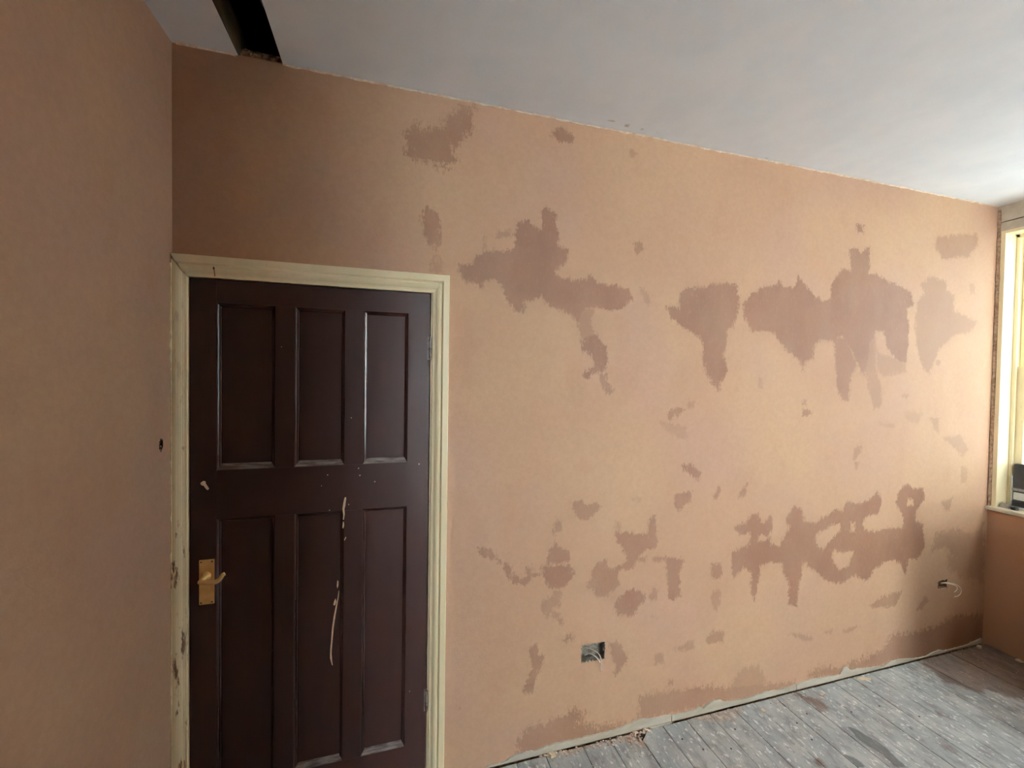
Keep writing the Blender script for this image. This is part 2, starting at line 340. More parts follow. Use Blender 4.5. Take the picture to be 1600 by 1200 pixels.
# ------------------------------------------------------------------ signed distance fields for stains (metres, inside positive)
def sdf(P, poly):
    n = len(poly); d2 = np.full(len(P), 1e9); ins = np.zeros(len(P), bool)
    for i in range(n):
        a = poly[i]; b = poly[(i+1) % n]; e = b-a; L = max(e@e, 1e-12)
        t = np.clip(((P-a)@e)/L, 0, 1); q = P-a-t[:, None]*e; d2 = np.minimum(d2, (q*q).sum(1))
        c = ((a[1] > P[:, 1]) != (b[1] > P[:, 1])); dy = b[1]-a[1]
        if dy != 0: ins ^= c & (P[:, 0] < (P[:, 1]-a[1])*e[0]/dy+a[0])
    d = np.sqrt(d2); return np.where(ins, d, -d)
def field(P, polys, pad=.08):
    out = np.full(len(P), -pad)
    for poly in polys:
        q = np.array(poly, float).reshape(-1, 2)/1000
        m = (P[:, 0] > q[:, 0].min()-pad) & (P[:, 0] < q[:, 0].max()+pad) & (P[:, 1] > q[:, 1].min()-pad) & (P[:, 1] < q[:, 1].max()+pad)
        if m.any(): out[m] = np.maximum(out[m], sdf(P[m], q))
    return out
def set_attr(o, name, arr):
    a = o.data.attributes.new(name, 'FLOAT', 'POINT'); a.data.foreach_set('value', np.asarray(arr, np.float32))

# ------------------------------------------------------------------ main wall: fine sheet with real openings
def sheet(name, cuts_u, cuts_v, holes, step, mat, U, V, place, relief=0.0012):
    def ticks(lo, hi, cuts):
        t = np.linspace(lo, hi, int((hi-lo)/step)+1)
        for c in cuts: t[np.argmin(abs(t-c))] = c
        return t
    us, vs = ticks(*U, cuts_u), ticks(*V, cuts_v); nu, nv = len(us), len(vs)
    gu, gv = np.meshgrid(us, vs, indexing='ij'); gu, gv = gu.ravel(), gv.ravel()
    idx = np.arange(nu*nv).reshape(nu, nv)
    cu, cv = (us[:-1]+us[1:])/2, (vs[:-1]+vs[1:])/2; CU, CV = np.meshgrid(cu, cv, indexing='ij'); keep = np.ones(CU.shape, bool)
    for h in holes: keep &= ~((CU > h[0]) & (CU < h[1]) & (CV > h[2]) & (CV < h[3]))
    F = np.stack([idx[:-1, :-1][keep], idx[1:, :-1][keep], idx[1:, 1:][keep], idx[:-1, 1:][keep]], 1)
    # unevenness of the hand-trowelled skim
    w = np.sin(gu*3.1+gv*1.7)*.5+np.sin(gu*7.3-gv*5.9+1)*.3+np.sin(gu*17+gv*13+2)*.15+np.sin(gu*29-gv*31)*.1
    P = place(gu, gv, w*relief)
    me = bpy.data.meshes.new(name); me.vertices.add(len(P)); me.vertices.foreach_set('co', P.astype(np.float32).ravel())
    me.loops.add(F.size); me.loops.foreach_set('vertex_index', F.astype(np.int32).ravel())
    me.polygons.add(len(F)); me.polygons.foreach_set('loop_start', np.arange(0, F.size, 4, dtype=np.int32)); me.update(calc_edges=True)
    me.polygons.foreach_set('use_smooth', np.ones(len(F), bool)); me.materials.append(mat)
    o = bpy.data.objects.new(name, me); COL.objects.link(o); return o, gu, gv

DOOR_X0, DOOR_X1, DOOR_TOP = 0.0, 0.885, 2.0
S1 = (1.549, 1.671, .372, .450); S2 = (3.925, 4.015, .398, .452)
wall, gu, gv = sheet('wall_back', [DOOR_X1, S1[0], S1[1], S2[0], S2[1]], [DOOR_TOP, S1[2], S1[3], S2[2], S2[3]],
                     [(-1, DOOR_X1, -1, DOOR_TOP), S1, S2], .0065, M_PL, (0, RL), (0.0, RH+.002), lambda a, b, w: np.stack([a, w, b], 1))
struct(wall, 'pink-brown skimmed wall with damp patches around the dark door')
P = np.stack([gu, gv], 1)
edge = np.full(len(P), -.08); stg = np.zeros(len(P))
for s, sm, q in DAMP:
    q = np.array(q, float).reshape(-1, 2)/1000; pad = .08
    m = (P[:, 0] > q[:, 0].min()-pad) & (P[:, 0] < q[:, 0].max()+pad) & (P[:, 1] > q[:, 1].min()-pad) & (P[:, 1] < q[:, 1].max()+pad)
    if not m.any(): continue
    d = sdf(P[m], q)
    if s > 0:
        soft = sm/7.0                                      # wide soft tide marks keep a gentler border
        e = edge[m]; g = stg[m]; up_ = d > e; near = d > -.05
        g = np.where(near & up_, s, np.maximum(g, np.where(d > -.01, s, 0))); edge[m] = np.maximum(e, np.minimum(d, .08)/max(1, soft)); stg[m] = g
    else:
        edge[m] = np.minimum(edge[m], -d)
set_attr(wall, 'damp_edge', edge); set_attr(wall, 'damp_strength', stg)
bm = bmesh.new()                                             # masonry behind the skim
box(bm, .95, S1[0]-.004, .006, .16, -.12, RH+.03); box(bm, S1[1]+.004, S2[0]-.004, .006, .16, -.12, RH+.03); box(bm, S2[1]+.004, RL+.01, .006, .16, -.12, RH+.03)
for s in (S1, S2):
    box(bm, s[0]-.004, s[1]+.004, .006, .16, -.12, s[2]-.004); box(bm, s[0]-.004, s[1]+.004, .006, .16, s[3]+.004, RH+.03); box(bm, s[0]-.004, s[1]+.004, .045, .16, s[2]-.004, s[3]+.004)
box(bm, -.1, .95, .006, .16, DOOR_TOP+.02, RH+.03)
obj('masonry', bm, M_EDGE, wall)

# skirting grounds: pale strips along the foot of the wall, plaster lapping raggedly over their top edge
STRIP = [(1120,3),(1202,12),(1229,28),(1315,33),(1334,25),(1380,34),(1456,36),(1534,34),(1624,32),(1711,31),(1789,39),(1830,49),(1864,52),(1936,41),(2029,38),(2035,31),(2110,30),(2177,31),(2193,43),(2214,28),(2240,42),(2282,56),(2319,55),(2342,35),(2430,28),(2514,24),(2600,32),(2701,26),(2812,31),(2927,39),(3046,34),(3127,27),(3153,60),(3186,61),(3194,50),(3216,33),(3272,36),(3358,24),(3450,17),(3504,15),(3542,29),(3590,30),(3681,21),(3712,12),(3824,8),(3906,22),(3950,26),(3992,13),(4080,12),(4200,16),(4300,26),(4345,34)]
base = struct(empty('baseboard_back', (2.7, 0, 0)), 'pale timber strip along the foot of the plastered wall')
def strip(x0, x1):
    pts = []; rn = random.Random(int(x0*1000)); x = x0
    xs = [p[0]/1000 for p in STRIP]; zs = [p[1]/1000 for p in STRIP]
    while x < x1:
        pts.append((x, max(.008, float(np.interp(x, xs, zs))+rn.uniform(-.002, .002)))); x += rn.uniform(.006, .014)
    pts.append((x1, float(np.interp(x1, xs, zs))))
    V, F = [], []
    for (x, z) in pts: V += [(x, -.007, .004), (x, -.007, z-.001), (x, -.003, z), (x, .002, z), (x, .002, .004)]
    for i in range(len(pts)-1):
        for k in range(5): a, b = i*5+k, i*5+(k+1) % 5; F.append((a, b, b+5, a+5))
    F += [(4, 3, 2, 1, 0), tuple(len(V)-5+k for k in range(5))]
    return mesh('skirting_ground', V, F, M_RAW, base)
for a, b in ((1.12, 2.031), (2.035, 2.813), (2.817, 4.345)): strip(a, b)

# cream filler bead where wall meets ceiling
def bead(x0, x1, amp):
    V, F = [], []; rn = random.Random(5); x = x0; n = 0
    while x < x1:
        q = noise.noise(Vector((x*9, 1.3, 0)))*.5+noise.noise(Vector((x*31, 4.3, 0)))*.5
        wd = max(.002, .005+amp*q); dz = max(.0015, .004+.006*noise.noise(Vector((x*23, 7, 0))))
        V += [(x, .003, RH-dz), (x, -.0025-wd*.3, RH-dz*.9), (x, -.003-wd, RH-.0006), (x, .003, RH+.001)]; n += 1; x += rn.uniform(.006, .012)
    for i in range(n-1):
        for k in range(4): a, b = i*4+k, i*4+(k+1) % 4; F.append((a, a+4, b+4, b))
    F += [(0, 1, 2, 3), (n*4-1, n*4-2, n*4-3, n*4-4)]
    return mesh('trim_1', V, F, M_BEAD)
struct(bead(.335, RL-.01, .016), 'ragged cream filler line between pink wall and white ceiling')
t = bead(.012, .195, .02); t.name = 'trim_2'; struct(t, 'ragged filler line at the short piece of ceiling by the corner')

# ------------------------------------------------------------------ left wall
lw, gu, gv = sheet('wall_left', [], [], [(-.083, -.066, 1.406, 1.438)], .0065, M_PL, (-1.2, 0), (0.0, RH+.002), lambda a, b, w: np.stack([w, a, b], 1), .0008)
struct(lw, 'plain brown plastered side wall left of the door')
set_attr(lw, 'damp_edge', np.full(len(gu), -.08)); set_attr(lw, 'damp_strength', np.zeros(len(gu)))
mesh('plain_run', [(0, -RD, 0), (0, -1.2, 0), (0, -1.2, RH), (0, -RD, RH)], [(0, 1, 2, 3)], M_PL, lw)
bm = bmesh.new(); box(bm, -.16, -.03, -RD-.1, .16, -.12, RH+.3); obj('masonry', bm, M_EDGE, lw)
bm = bmesh.new()                                             # the gouge: ragged crater with a broken edge and plug remains
ring = [(math.cos(k/12*6.283)*(.0085+.002*math.sin(k*2.3)), math.sin(k/12*6.283)*(.017+.003*math.sin(k*1.7))) for k in range(12)]
rings = []
for r, dx in ((1.35, .001), (1.05, .0015), (.85, -.006), (.3, -.014)):
    rings.append([bm.verts.new((dx+.0006*math.sin(k*3.1), -.0745+a*r, 1.422+b*r)) for k, (a, b) in enumerate(ring)])
for A_, B_ in zip(rings, rings[1:]):
    for k in range(12): bm.faces.new((A_[k], A_[(k+1) % 12], B_[(k+1) % 12], B_[k]))
bm.faces.new(rings[-1]); obj('gouge', bm, M_CRATER, lw)['label'] = 'dark ragged gouge in the plaster'
bm = bmesh.new(); rock(bm, (-.003, -.0695, 1.413), .004, 3, .9); rock(bm, (-.002, -.080, 1.434), .004, 5, .8); obj('filler_lump', bm, M_SPLASH, lw)

# ------------------------------------------------------------------ right wall with window openings
rw = struct(empty('wall_right', (RL, -1.5, 0)), 'window wall with brown plaster under the sill')
T = .34
def part_box(name, x0, x1, y0, y1, z0, z1, mat, parent, bev=0.0):
    return obj(name, box(bmesh.new(), x0, x1, y0, y1, z0, z1, bev), mat, parent)
W0 = WINS[0]
part_box('plaster_under_sill', RL, RL+T, -RD, .012, -.12, .862, M_PLY, rw)
part_box('painted_head', RL, RL+T, -RD, .012, 2.606, 2.662, M_UPPER, rw)
part_box('painted_frieze', RL-.001, RL+T, -RD, .012, 2.666, RH+.03, M_UPPER, rw)
part_box('pier', RL, RL+T, -RD, W0[1]-.001, .862, 2.606, M_PLY, rw)
part_box('corner_reveal', RL+.002, RL+T, -.036, .012, .862, 2.606, M_EDGE, rw)
# ragged broken plaster arris between main wall and window lining
bm = bmesh.new(); n = 0; prev = None; rn = random.Random(2)
z = .885
while z < 2.75:
    q = .004*noise.noise(Vector((z*14, 2, 0)))+.003*noise.noise(Vector((z*60, 5, 0)))
    cur = [bm.verts.new(c) for c in ((RL-.006+q, .0, z), (RL-.010+q, -.004, z), (RL-.004, -.013+q*1.5, z), (RL+.004, -.016+q, z))]
    if prev:
        for k in range(3): bm.faces.new((prev[k], prev[k+1], cur[k+1], cur[k]))
    prev = cur; z += .012
obj('broken_arris', bm, M_EDGE, rw)
crack = [(RL-.0005, -.002, 2.662), (RL-.001, -.012, 2.6625), (RL-.001, -.03, 2.6645), (RL-.001, -.07, 2.6655), (RL-.001, -.3, 2.667), (RL-.001, -1.2, 2.668)]
cab = obj('cable', tube(bmesh.new(), bez(crack, 4), .0022, 6), M_NAIL); tag(cab, 'thin dark cable run across the cream band above the window', 'cable')

def window(n, W, detail):
    y0, y1, z0, z1 = W; w_ = struct(empty('window_%d' % n, (RL+.1, (y0+y1)/2, z0)), 'cream painted sash window' + (' at the right edge' if detail else ' behind the viewer'))
    xb = RL+.105                                             # staff bead plane
    part_box('lining', RL-.002, RL+.30, y0, y0+.021, z0, z1+.018, M_CREAM, w_, .001)
    part_box('lining', RL-.002, RL+.30, y1-.021, y1, z0, z1+.018, M_CREAM, w_, .001)
    part_box('head_lining', RL-.002, RL+.30, y1, y0, z1, z1+.018, M_CREAM, w_, .001)
    for a, b in ((y0-.018, y0), (y1, y1+.018)): part_box('staff_bead', xb, xb+.016, a, b, z0, z1, M_CREAM, w_, .003)
    part_box('staff_bead', xb, xb+.016, y1, y0, z1-.018, z1, M_CREAM, w_, .003)
    zm = (z0+z1)/2
    for (xs, za, zb_, nm) in ((xb+.022, z0+.004, zm+.03, 'lower_sash'), (xb+.075, zm-.01, z1, 'upper_sash')):
        bm = bmesh.new()
        for a, b in ((y0-.052, y0-.004), (y1+.004, y1+.052)): box(bm, xs, xs+.045, a, b, za, zb_, .002)
        box(bm, xs, xs+.045, y1+.052, y0-.052, za, za+(.075 if nm[0] == 'l' else .035), .002); box(bm, xs, xs+.045, y1+.052, y0-.052, zb_-.04, zb_, .002)
        s = obj(nm, bm, M_CREAM, w_)
        part_box('pane', xs+.020, xs+.024, y1+.052, y0-.052, za+.03, zb_-.03, M_GLASS1 if detail else M_GLASS, s)
    part_box('outer_sill', RL+.28, RL+.42, y1, y0, z0-.05, z0-.005, M_SILL, w_, .003)
    bm = bmesh.new(); box(bm, RL-.030, RL+.13, y1-.05 if detail else y1-.05, min(y0+.05, -.001), z0-.022, z0, .004); obj('sill_board', bm, M_SILL, w_)
    box(bm := bmesh.new(), RL+.125, RL+.30, y1, y0, z0-.03, z0+.003, .0); obj('sash_sill', bm, M_SILL, w_)
    return w_
win1 = window(1, W0, True)

# the rest of the shell, behind the viewer
bm = bmesh.new(); G0, G1, G2, G3 = GW
box(bm, -.1, G0-.0, -RD-T, -RD, -.12, RH+.03); box(bm, G1+.0, RL+T, -RD-T, -RD, -.12, RH+.03); box(bm, G0-.0, G1+.0, -RD-T, -RD, -.12, G2-.022); box(bm, G0-.0, G1+.0, -RD-T, -RD, G3+.018, RH+.03)
struct(obj('wall_front', bm, M_PLY), 'plastered wall behind the viewer')
w2 = window(2, (G1-G0, 0.0, G2, G3), False)
w2.rotation_euler = (0, 0, -math.pi/2); w2.location = ((G0+G1)/2, -RD-.1, G2)
bm = bmesh.new(); box(bm, 1.25, 1.35, -RD, -1.60, -.01, RH+.01); struct(obj('wall_shade_partition', bm, M_PLY), 'unseen partition added behind the viewer to shade the door side')  # unseen wall end, added to keep window light off the door side

# ------------------------------------------------------------------ ceiling with the open slot
SLX0, SLX1, SLY = .2005, .3355, -1.5
ce = struct(empty('ceiling', (2, -2, RH)), 'white ceiling with an open slot near the left corner')
def slab(name, pts, sub=False):
    bm = bmesh.new(); prism(bm, pts, 2, RH, RH+.03); return obj(name, bm, M_CEIL, ce)
slab('plasterboard', [(-.03, .006), (.1945, .006), (.2065, SLY), (-.03, SLY)])['label'] = 'short grey-white board beside the slot'
# main board: fine grid so smears can sit on it
mb, gu, gv = sheet('main_board', [], [], [], .012, M_CEIL, (.3355, RL+.01), (-1.6, .004), lambda a, b, w: np.stack([a+(b*-.015)*(1-np.clip((a-.3355)/.5, 0, 1)), b, RH+w*.0], 1), 0)
mb.parent = ce; mb.matrix_parent_inverse = Matrix.Translation(-Vector(ce.location))
sm = np.zeros(len(gu))
for x, y, rx, ry, s in ((1.62, -.06, .05, .012, .55), (1.70, -.05, .02, .02, .6), (1.78, -.045, .02, .02, .5), (1.86, -.04, .04, .014, .45), (3.0, -.23, .03, .03, .22), (2.2, -.02, .06, .01, .4), (2.5, -.02, .03, .008, .5), (3.1, -.02, .08, .01, .4), (3.8, -.02, .08, .012, .4)):
    sm = np.maximum(sm, s*np.exp(-((gu-x)/rx)**2-((gv-y)/ry)**2)*1.2)
set_attr(mb, 'smudge', sm)
bm = bmesh.new(); box(bm, SLX1+.02, RL+.01, -1.6, .006, RH+.004, RH+.03); box(bm, SLX1+.004, SLX1+.02, -1.6, .006, RH+.0005, RH+.012)
box(bm, -.03, RL+.01, -RD, -1.6, RH, RH+.03); box(bm, .19, SLX1+.03, -1.6, SLY, RH, RH+.03); obj('backing_board', bm, M_CEIL, ce)
# void above: joists, dark lining
part_box('joist', .145, .1995, -1.7, .15, RH+.031, RH+.115, M_OLDWOOD, ce)
part_box('cut_edge', .188, .2005, -1.5, .004, RH+.001, RH+.031, M_OLDWOOD, ce)
part_box('joist', .50, .55, -1.7, .15, RH+.031, RH+.14, M_OLDWOOD, ce)
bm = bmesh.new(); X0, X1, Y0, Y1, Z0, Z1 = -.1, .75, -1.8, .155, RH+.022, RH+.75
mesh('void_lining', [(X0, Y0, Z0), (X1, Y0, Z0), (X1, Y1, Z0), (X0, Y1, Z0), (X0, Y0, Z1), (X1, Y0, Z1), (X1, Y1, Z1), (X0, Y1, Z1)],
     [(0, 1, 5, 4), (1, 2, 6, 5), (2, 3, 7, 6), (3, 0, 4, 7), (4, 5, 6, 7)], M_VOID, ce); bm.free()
# crumbled wall top showing at the end of the slot
bm = bmesh.new()
for k in range(16):
    x = .205+k*.0085; rock(bm, (x, .006+.004*math.sin(k*2.1), RH+.012+.006*math.sin(k*1.3)), .011, 60+k, .8)
box(bm, .19, .345, .002, .10, RH-.01, RH+.018); obj('crumbled_edge', bm, M_EDGE, wall)
cb = obj('cable', tube(bmesh.new(), bez([(.27, -1.0, RH+.25), (.275, -.5, RH+.17), (.268, -.2, RH+.15), (.285, -.05, RH+.16), (.30, .1, RH+.2)]), .006, 8), M_GREYCABLE)
tag(cb, 'faint grey cable lying inside the dark ceiling slot', 'cable')

# ------------------------------------------------------------------ floor: boards run away from the main wall
fl = struct(obj('floor', box(bmesh.new(), -.1, RL+.1, -RD-.05, .1, -.24, -.118), M_VOID), 'old painted floorboards with grey-white wear')
DARK = [[2837,-252,2868,-271,2883,-331,2890,-382,2879,-425,2828,-456,2834,-399,2815,-357,2813,-312],[2649,-317,2661,-348,2701,-377,2700,-425,2665,-420,2664,-381],[3133,-316,3139,-332,3123,-355,3109,-344],[2882,-374,2882,-410,2870,-470,2814,-461,2828,-407]]
BROWN = [[2497,-335,2540,-338,2524,-382,2494,-374],[2787,-1,2832,-46,2877,-89,2870,-154,2797,-141,2792,-98,2783,-45],[3372,-300,3387,-334,3355,-333,3351,-302],[3136,-423,3191,-445,3160,-497,3133,-507,3142,-462],
 [3770,20,4014,20,4400,20,4400,-400,4309,-330,4200,-400,3925,-370,3856,-335,3834,-278,3755,-283,3731,-233,3674,-173,3712,-79]]  # this patch: bare brown boards, with corner shade in the tone
DUST = [[2119,-9,2235,-7,2384,-19,2441,-34,2367,-65,2259,-68,2183,-37],[1795,1,1845,-8,1844,-66,1830,-108,1802,-83,1771,-37],[1386,-2,1530,-2,1728,-5,1833,-6,1803,-63,1720,-30,1571,-26,1505,-44,1425,-32],[2300,-5,2700,-3,2900,-2,2900,-14,2300,-20]]
J = [0.02, 0.157, .293, .43, .567, .703, .84, .977, 1.113, 1.25, 1.428-.045, 1.56, 1.697, 1.84, 1.978, 2.112, 2.249, 2.39, 2.525, 2.662, 2.797, 2.938, 3.073, 3.21, 3.35, 3.482, 3.62, 3.757, 3.893, 4.03, 4.167, 4.30, RL+.02]
for i in range(len(J)-1):
    a, b = J[i], J[i+1]; rn = random.Random(i); g = .0018; ga = .0032 if abs(a-1.84) < .01 else g; gb = .0032 if abs(b-1.84) < .01 else g
    ys = np.concatenate([np.arange(-.014, -1.0, -.0125), np.linspace(-1.02, -RD+.01, 8)]); nx = 11
    dz = rn.uniform(-.0012, .0012); cup = rn.uniform(-.0008, .0008); V = []
    for y in ys:
        for k in range(nx):
            t = k/(nx-1); x = a+ga+(b-gb-a-ga)*t
            x += (.0012*math.sin(y*21+a*40) if 0 < k < nx-1 else .0006*math.sin(y*33+a*20))
            yy = y
            if abs(a-1.84) < .01 and y > -.07: # broken corner
                lim = -.014-max(0, .040-(x-1.843)*.75)*(1 if x < 1.90 else 0); yy = min(y, lim+.002*math.sin(k*5)) if y > lim else y
            if abs(b-1.84) < .01 and y > -.05:
                lim = -.014-max(0, (x-1.82)*1.6); yy = min(y, lim)
            V.append((x, yy, dz+cup*(2*t-1)**2-(.0012 if k in (0, nx-1) else 0)))
    n = len(ys); F = [(r*nx+k, (r+1)*nx+k, (r+1)*nx+k+1, r*nx+k+1) for r in range(n-1) for k in range(nx-1)]
    rim = [k for k in range(nx)]+[r*nx+nx-1 for r in range(1, n)]+[(n-1)*nx+k for k in range(nx-2, -1, -1)]+[r*nx for r in range(n-2, 0, -1)]
    o0 = len(V); V += [(V[q][0], V[q][1], -.022) for q in rim]; m = len(rim)
    F += [(rim[q], rim[(q+1) % m], o0+(q+1) % m, o0+q) for q in range(m)]+[tuple(o0+q for q in range(m))]
    o = mesh('floor_board', V, F, M_FLOOR, fl); P = np.array(V)[:, :2]
    if b > 1.2:
        set_attr(o, 'brown', field(P, BROWN)); set_attr(o, 'dark', field(P, DARK)); set_attr(o, 'dust', field(P, DUST))
    else:
        for q in ('brown', 'dark', 'dust'): set_attr(o, q, np.full(len(P), -.08))
for x in (.3, 1.6, 2.9, 4.1): pass
for y in (-.10, -.55, -1.0, -1.45, -1.9, -2.35, -2.8, -3.25, -3.7): part_box('joist', -.05, RL+.05, y-.025, y+.025, -.118, -.0235, M_OLDWOOD, fl)
for x, y in ((2.02, -.10), (2.075, -.17), (2.66-.04, -.17), (2.72, -.14), (2.60, -.26), (2.95, -.19), (3.13, -.20), (3.25, -.30), (2.2, -.20), (2.3, -.12)):
    t = bmesh.new(); bmesh.ops.create_cone(t, cap_ends=True, segments=8, radius1=.004, radius2=.0035, depth=.002)
    for v in t.verts: v.co += Vector((x, y, .0018))
    obj('nail_head', t, M_NAIL, fl)

# ------------------------------------------------------------------ the door
dr = struct(empty('door_1', (.45, 0, 0)), 'dark maroon six-panel door with brass lever handle')
YF, YB = .0, .036                                            # face and back
X = [.0495, .131, .313, .379, .549, .616, .781, .8635]; ZT0, ZT1, ZB0, ZB1 = 1.316, 1.902, .172, 1.141
def dpart(name, x0, x1, z0, z1, y0=YF, y1=YB): return part_box(name, x0, x1, y0, y1, z0, z1, M_DOOR, dr, .0012)
dpart('stile', X[0], X[1], .006, 1.984); dpart('stile', X[6], X[7], .006, 1.984)
dpart('rail', X[1], X[6], ZT1, 1.984); dpart('rail', X[1], X[6], ZB1, ZT0); dpart('rail', X[1], X[6], .006, ZB0)
for z0, z1 in ((ZT0, ZT1), (ZB0, ZB1)):
    dpart('muntin', X[2], X[3], z0, z1); dpart('muntin', X[4], X[5], z0, z1)
    for x0, x1 in ((X[1], X[2]), (X[3], X[4]), (X[5], X[6])):
        dpart('panel', x0-.002, x1+.002, z0-.002, z1+.002, .013, .027)
        prof = [(0, .0006), (.0025, .0022), (.005, .0052), (.009, .0062), (.012, .0085), (.013, .013)]   # (in from edge, depth)
        V, F = [], []
        for s, d in prof: V += [(x0+s, d, z0+s*1.55), (x1-s, d, z0+s*1.55), (x1-s, d, z1-s), (x0+s, d, z1-s)]
        for i in range(len(prof)-1):
            for k in range(4): a, b = i*4+k, i*4+(k+1) % 4; F.append((a, b, b+4, a+4))
        mo = mesh('moulding', V, F, M_DOORM, dr); mo.data.materials.append(M_LEDGE)   # paler tone on the upward-facing ledge
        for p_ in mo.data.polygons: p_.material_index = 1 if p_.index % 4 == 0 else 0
# handle
hp = obj('handle_plate', box(bmesh.new(), .0785, .1245, -.0035, .0005, .844, 1.002, .0012), M_BRASS, dr); hp['label'] = 'brass backplate'
bm = bmesh.new()
tube(bm, [(.1, -.002, .945), (.1, -.008, .945), (.1, -.013, .945), (.1, -.045, .945)], .01, 14, [.0165, .0150, .0095, .0085])
path = bez([(.096, -.043, .943), (.106, -.050, .9445), (.125, -.053, .9425), (.146, -.053, .9425), (.158, -.052, .9495), (.166, -.050, .962), (.172, -.049, .966)], 5)
tube(bm, path, .006, 10, [.0075+.001*math.sin(i/len(path)*3)-.002*i/len(path) for i in range(len(path))])
obj('lever', bm, M_BRASS, hp, True)
for x in (.085, .118):
    for z in (.851, .995):
        bm = bmesh.new(); t = bmesh.new(); bmesh.ops.create_uvsphere(t, u_segments=8, v_segments=5, radius=.0032)
        for v in t.verts: v.co = Vector((x+v.co.x, -.0036+v.co.y*.4, z+v.co.z))
        add(bm, t); obj('screw', bm, M_NAIL, hp)
# hinges on the right edge
for z in (1.767, .345):
    bm = bmesh.new()
    for k in range(5): tube(bm, [(.8655, -.004, z-.042+k*.017), (.8655, -.004, z-.042+k*.017+.0155)], .0052, 8)
    box(bm, .856, .866, -.0012, .001, z-.045, z+.045, .0003)
    tube(bm, [(.8655, -.004, z+.044), (.8655, -.004, z+.049)], .004, 8, [.004, .0015]); obj('hinge', bm, M_STEEL, dr)
# old bolt remnants and dried splashes of plaster on the door
def flake(name, pts, mat, y=-.0008, th=.0014, par=dr):
    q = [(a/1000, b/1000) for a, b in pts]; bm = bmesh.new(); prism(bm, q, 1, y, y+th); return obj(name, bm, mat, par)
flake('old_latch_mark', [(82,1273),(90,1280),(97,1278),(98,1270),(104,1259),(108,1251),(103,1247),(97,1254),(92,1263),(84,1266)], M_SPLASH, -.0012, .0018)
flake('plaster_splash', [(551,1190),(556,1192),(557,1186),(554,1160),(551,1147),(552,1125),(549,1106),(546,1106),(547,1125),(544,1148),(546,1165)], M_SPLASH)
flake('plaster_splash', [(546,1099),(549,1097),(550,1084),(547,1072),(544,1076)], M_SPLASH)
flake('plaster_splash', [(556,1040),(558,1036),(552,1025),(550,1028)], M_SPLASH)
Y2 = .0122
flake('plaster_splash', [(526,870),(530,865),(530,850),(526,838),(524,850)], M_SPLASH, Y2)
flake('plaster_splash', [(531,830),(533,826),(531,805),(525,765),(520,733),(514,690),(511,648),(508,610),(507,587),(510,552),(512,542),(508,545),(502,570),(502,601),(505,640),(508,686),(514,733),(521,770),(528,805)], M_SPLASH, Y2)
flake('plaster_splash', [(520,800),(523,787),(518,774),(512,776),(515,790)], M_SPLASH, Y2)
bm = bmesh.new(); rn = random.Random(11)
SPK = [(491,1280),(605,1272),(566,1163),(499,1146),(827,1306),(334,1756),(799,393),(573,1494),(600,1300),(660,1245),(470,1240)]
for a, b in SPK:
    inpan = (ZT0*1000 < b < ZT1*1000 or ZB0*1000 < b < ZB1*1000) and not (X[2]*1000 < a < X[3]*1000 or X[4]*1000 < a < X[5]*1000)and a < 781
    y = .0125 if inpan else -.0005
    r = rn.uniform(.0016, .003); prism(bm, [(a/1000+math.cos(k)*r*rn.uniform(.6, 1.2), b/1000+math.sin(k)*r*rn.uniform(.6, 1.3)) for k in range(6)], 1, y, y+.001)
o = obj('paint_speck', bm, M_SPLASH, dr); o['kind'] = 'stuff'
# frame lining behind, dark landing side
bm = bmesh.new(); box(bm, .868, .886, .0, .16, 0, 2.0); box(bm, .0, .047, .0, .16, 0, 2.0); box(bm, .0, .886, .0, .16, 1.988, 2.02)
obj('door_lining', bm, M_CREAM, dr)
part_box('stop_panel', .0, .95, .10, .11, -.1, 2.02, M_VOID, dr)

# architrave (trim_3): moulded section mitred round the door
ar = struct(empty('trim_3', (.45, 0, 0)), 'cream moulded architrave round the dark door')
PR = [(0, .0), (0, .019), (.002, .0215), (.023, .0225), (.0255, .0205), (.0275, .0145), (.030, .0135), (.036, .0165), (.042, .0165), (.048, .0135), (.0525, .0095), (.0555, .009), (.056, .0065), (.0625, .0062), (.065, .004), (.065, 0)]
OX, OZ, IN = .9375, 2.0585, .0715
def sweep(name, A, B, par=ar):
    V = A+B; n = len(A); F = [(k, k+1, n+k+1, n+k) for k in range(n-1)]+[tuple(range(n))[::-1], tuple(range(n, 2*n))]
    return mesh(name, V, F, M_CREAM, par)
k1 = IN/.065
# (head profile is slightly taller than the leg is wide)
def jag(pts, off): return pts
legR_b = [(OX-s, -d, .0) for s, d in PR]; legR_t = [(OX-s, -d, OZ-s*k1-.0004) for s, d in PR]
sweep('right_leg', legR_b, legR_t)
hl = [(.0015+s*.72*.93, -d, OZ-s*k1) for s, d in PR]; hr = [(OX-s, -d, OZ-s*k1) for s, d in PR]
sweep('head', hr, hl)
# left leg: outer flat cut away against the side wall
PL = [(0, 0), (0, .012), (.001, .0150), (.008, .0165), (.014, .0165), (.022, .0145), (.0285, .0115), (.032, .0090), (.034, .0095), (.0345, .0065), (.0415, .0062), (.044, .004), (.044, 0)]
def zt(s): return OZ-.0125-s*1.46
sweep('left_leg', [(.0015+s, -d, .0) for s, d in PL], [(.0015+s, -d, zt(s)) for s, d in PL])
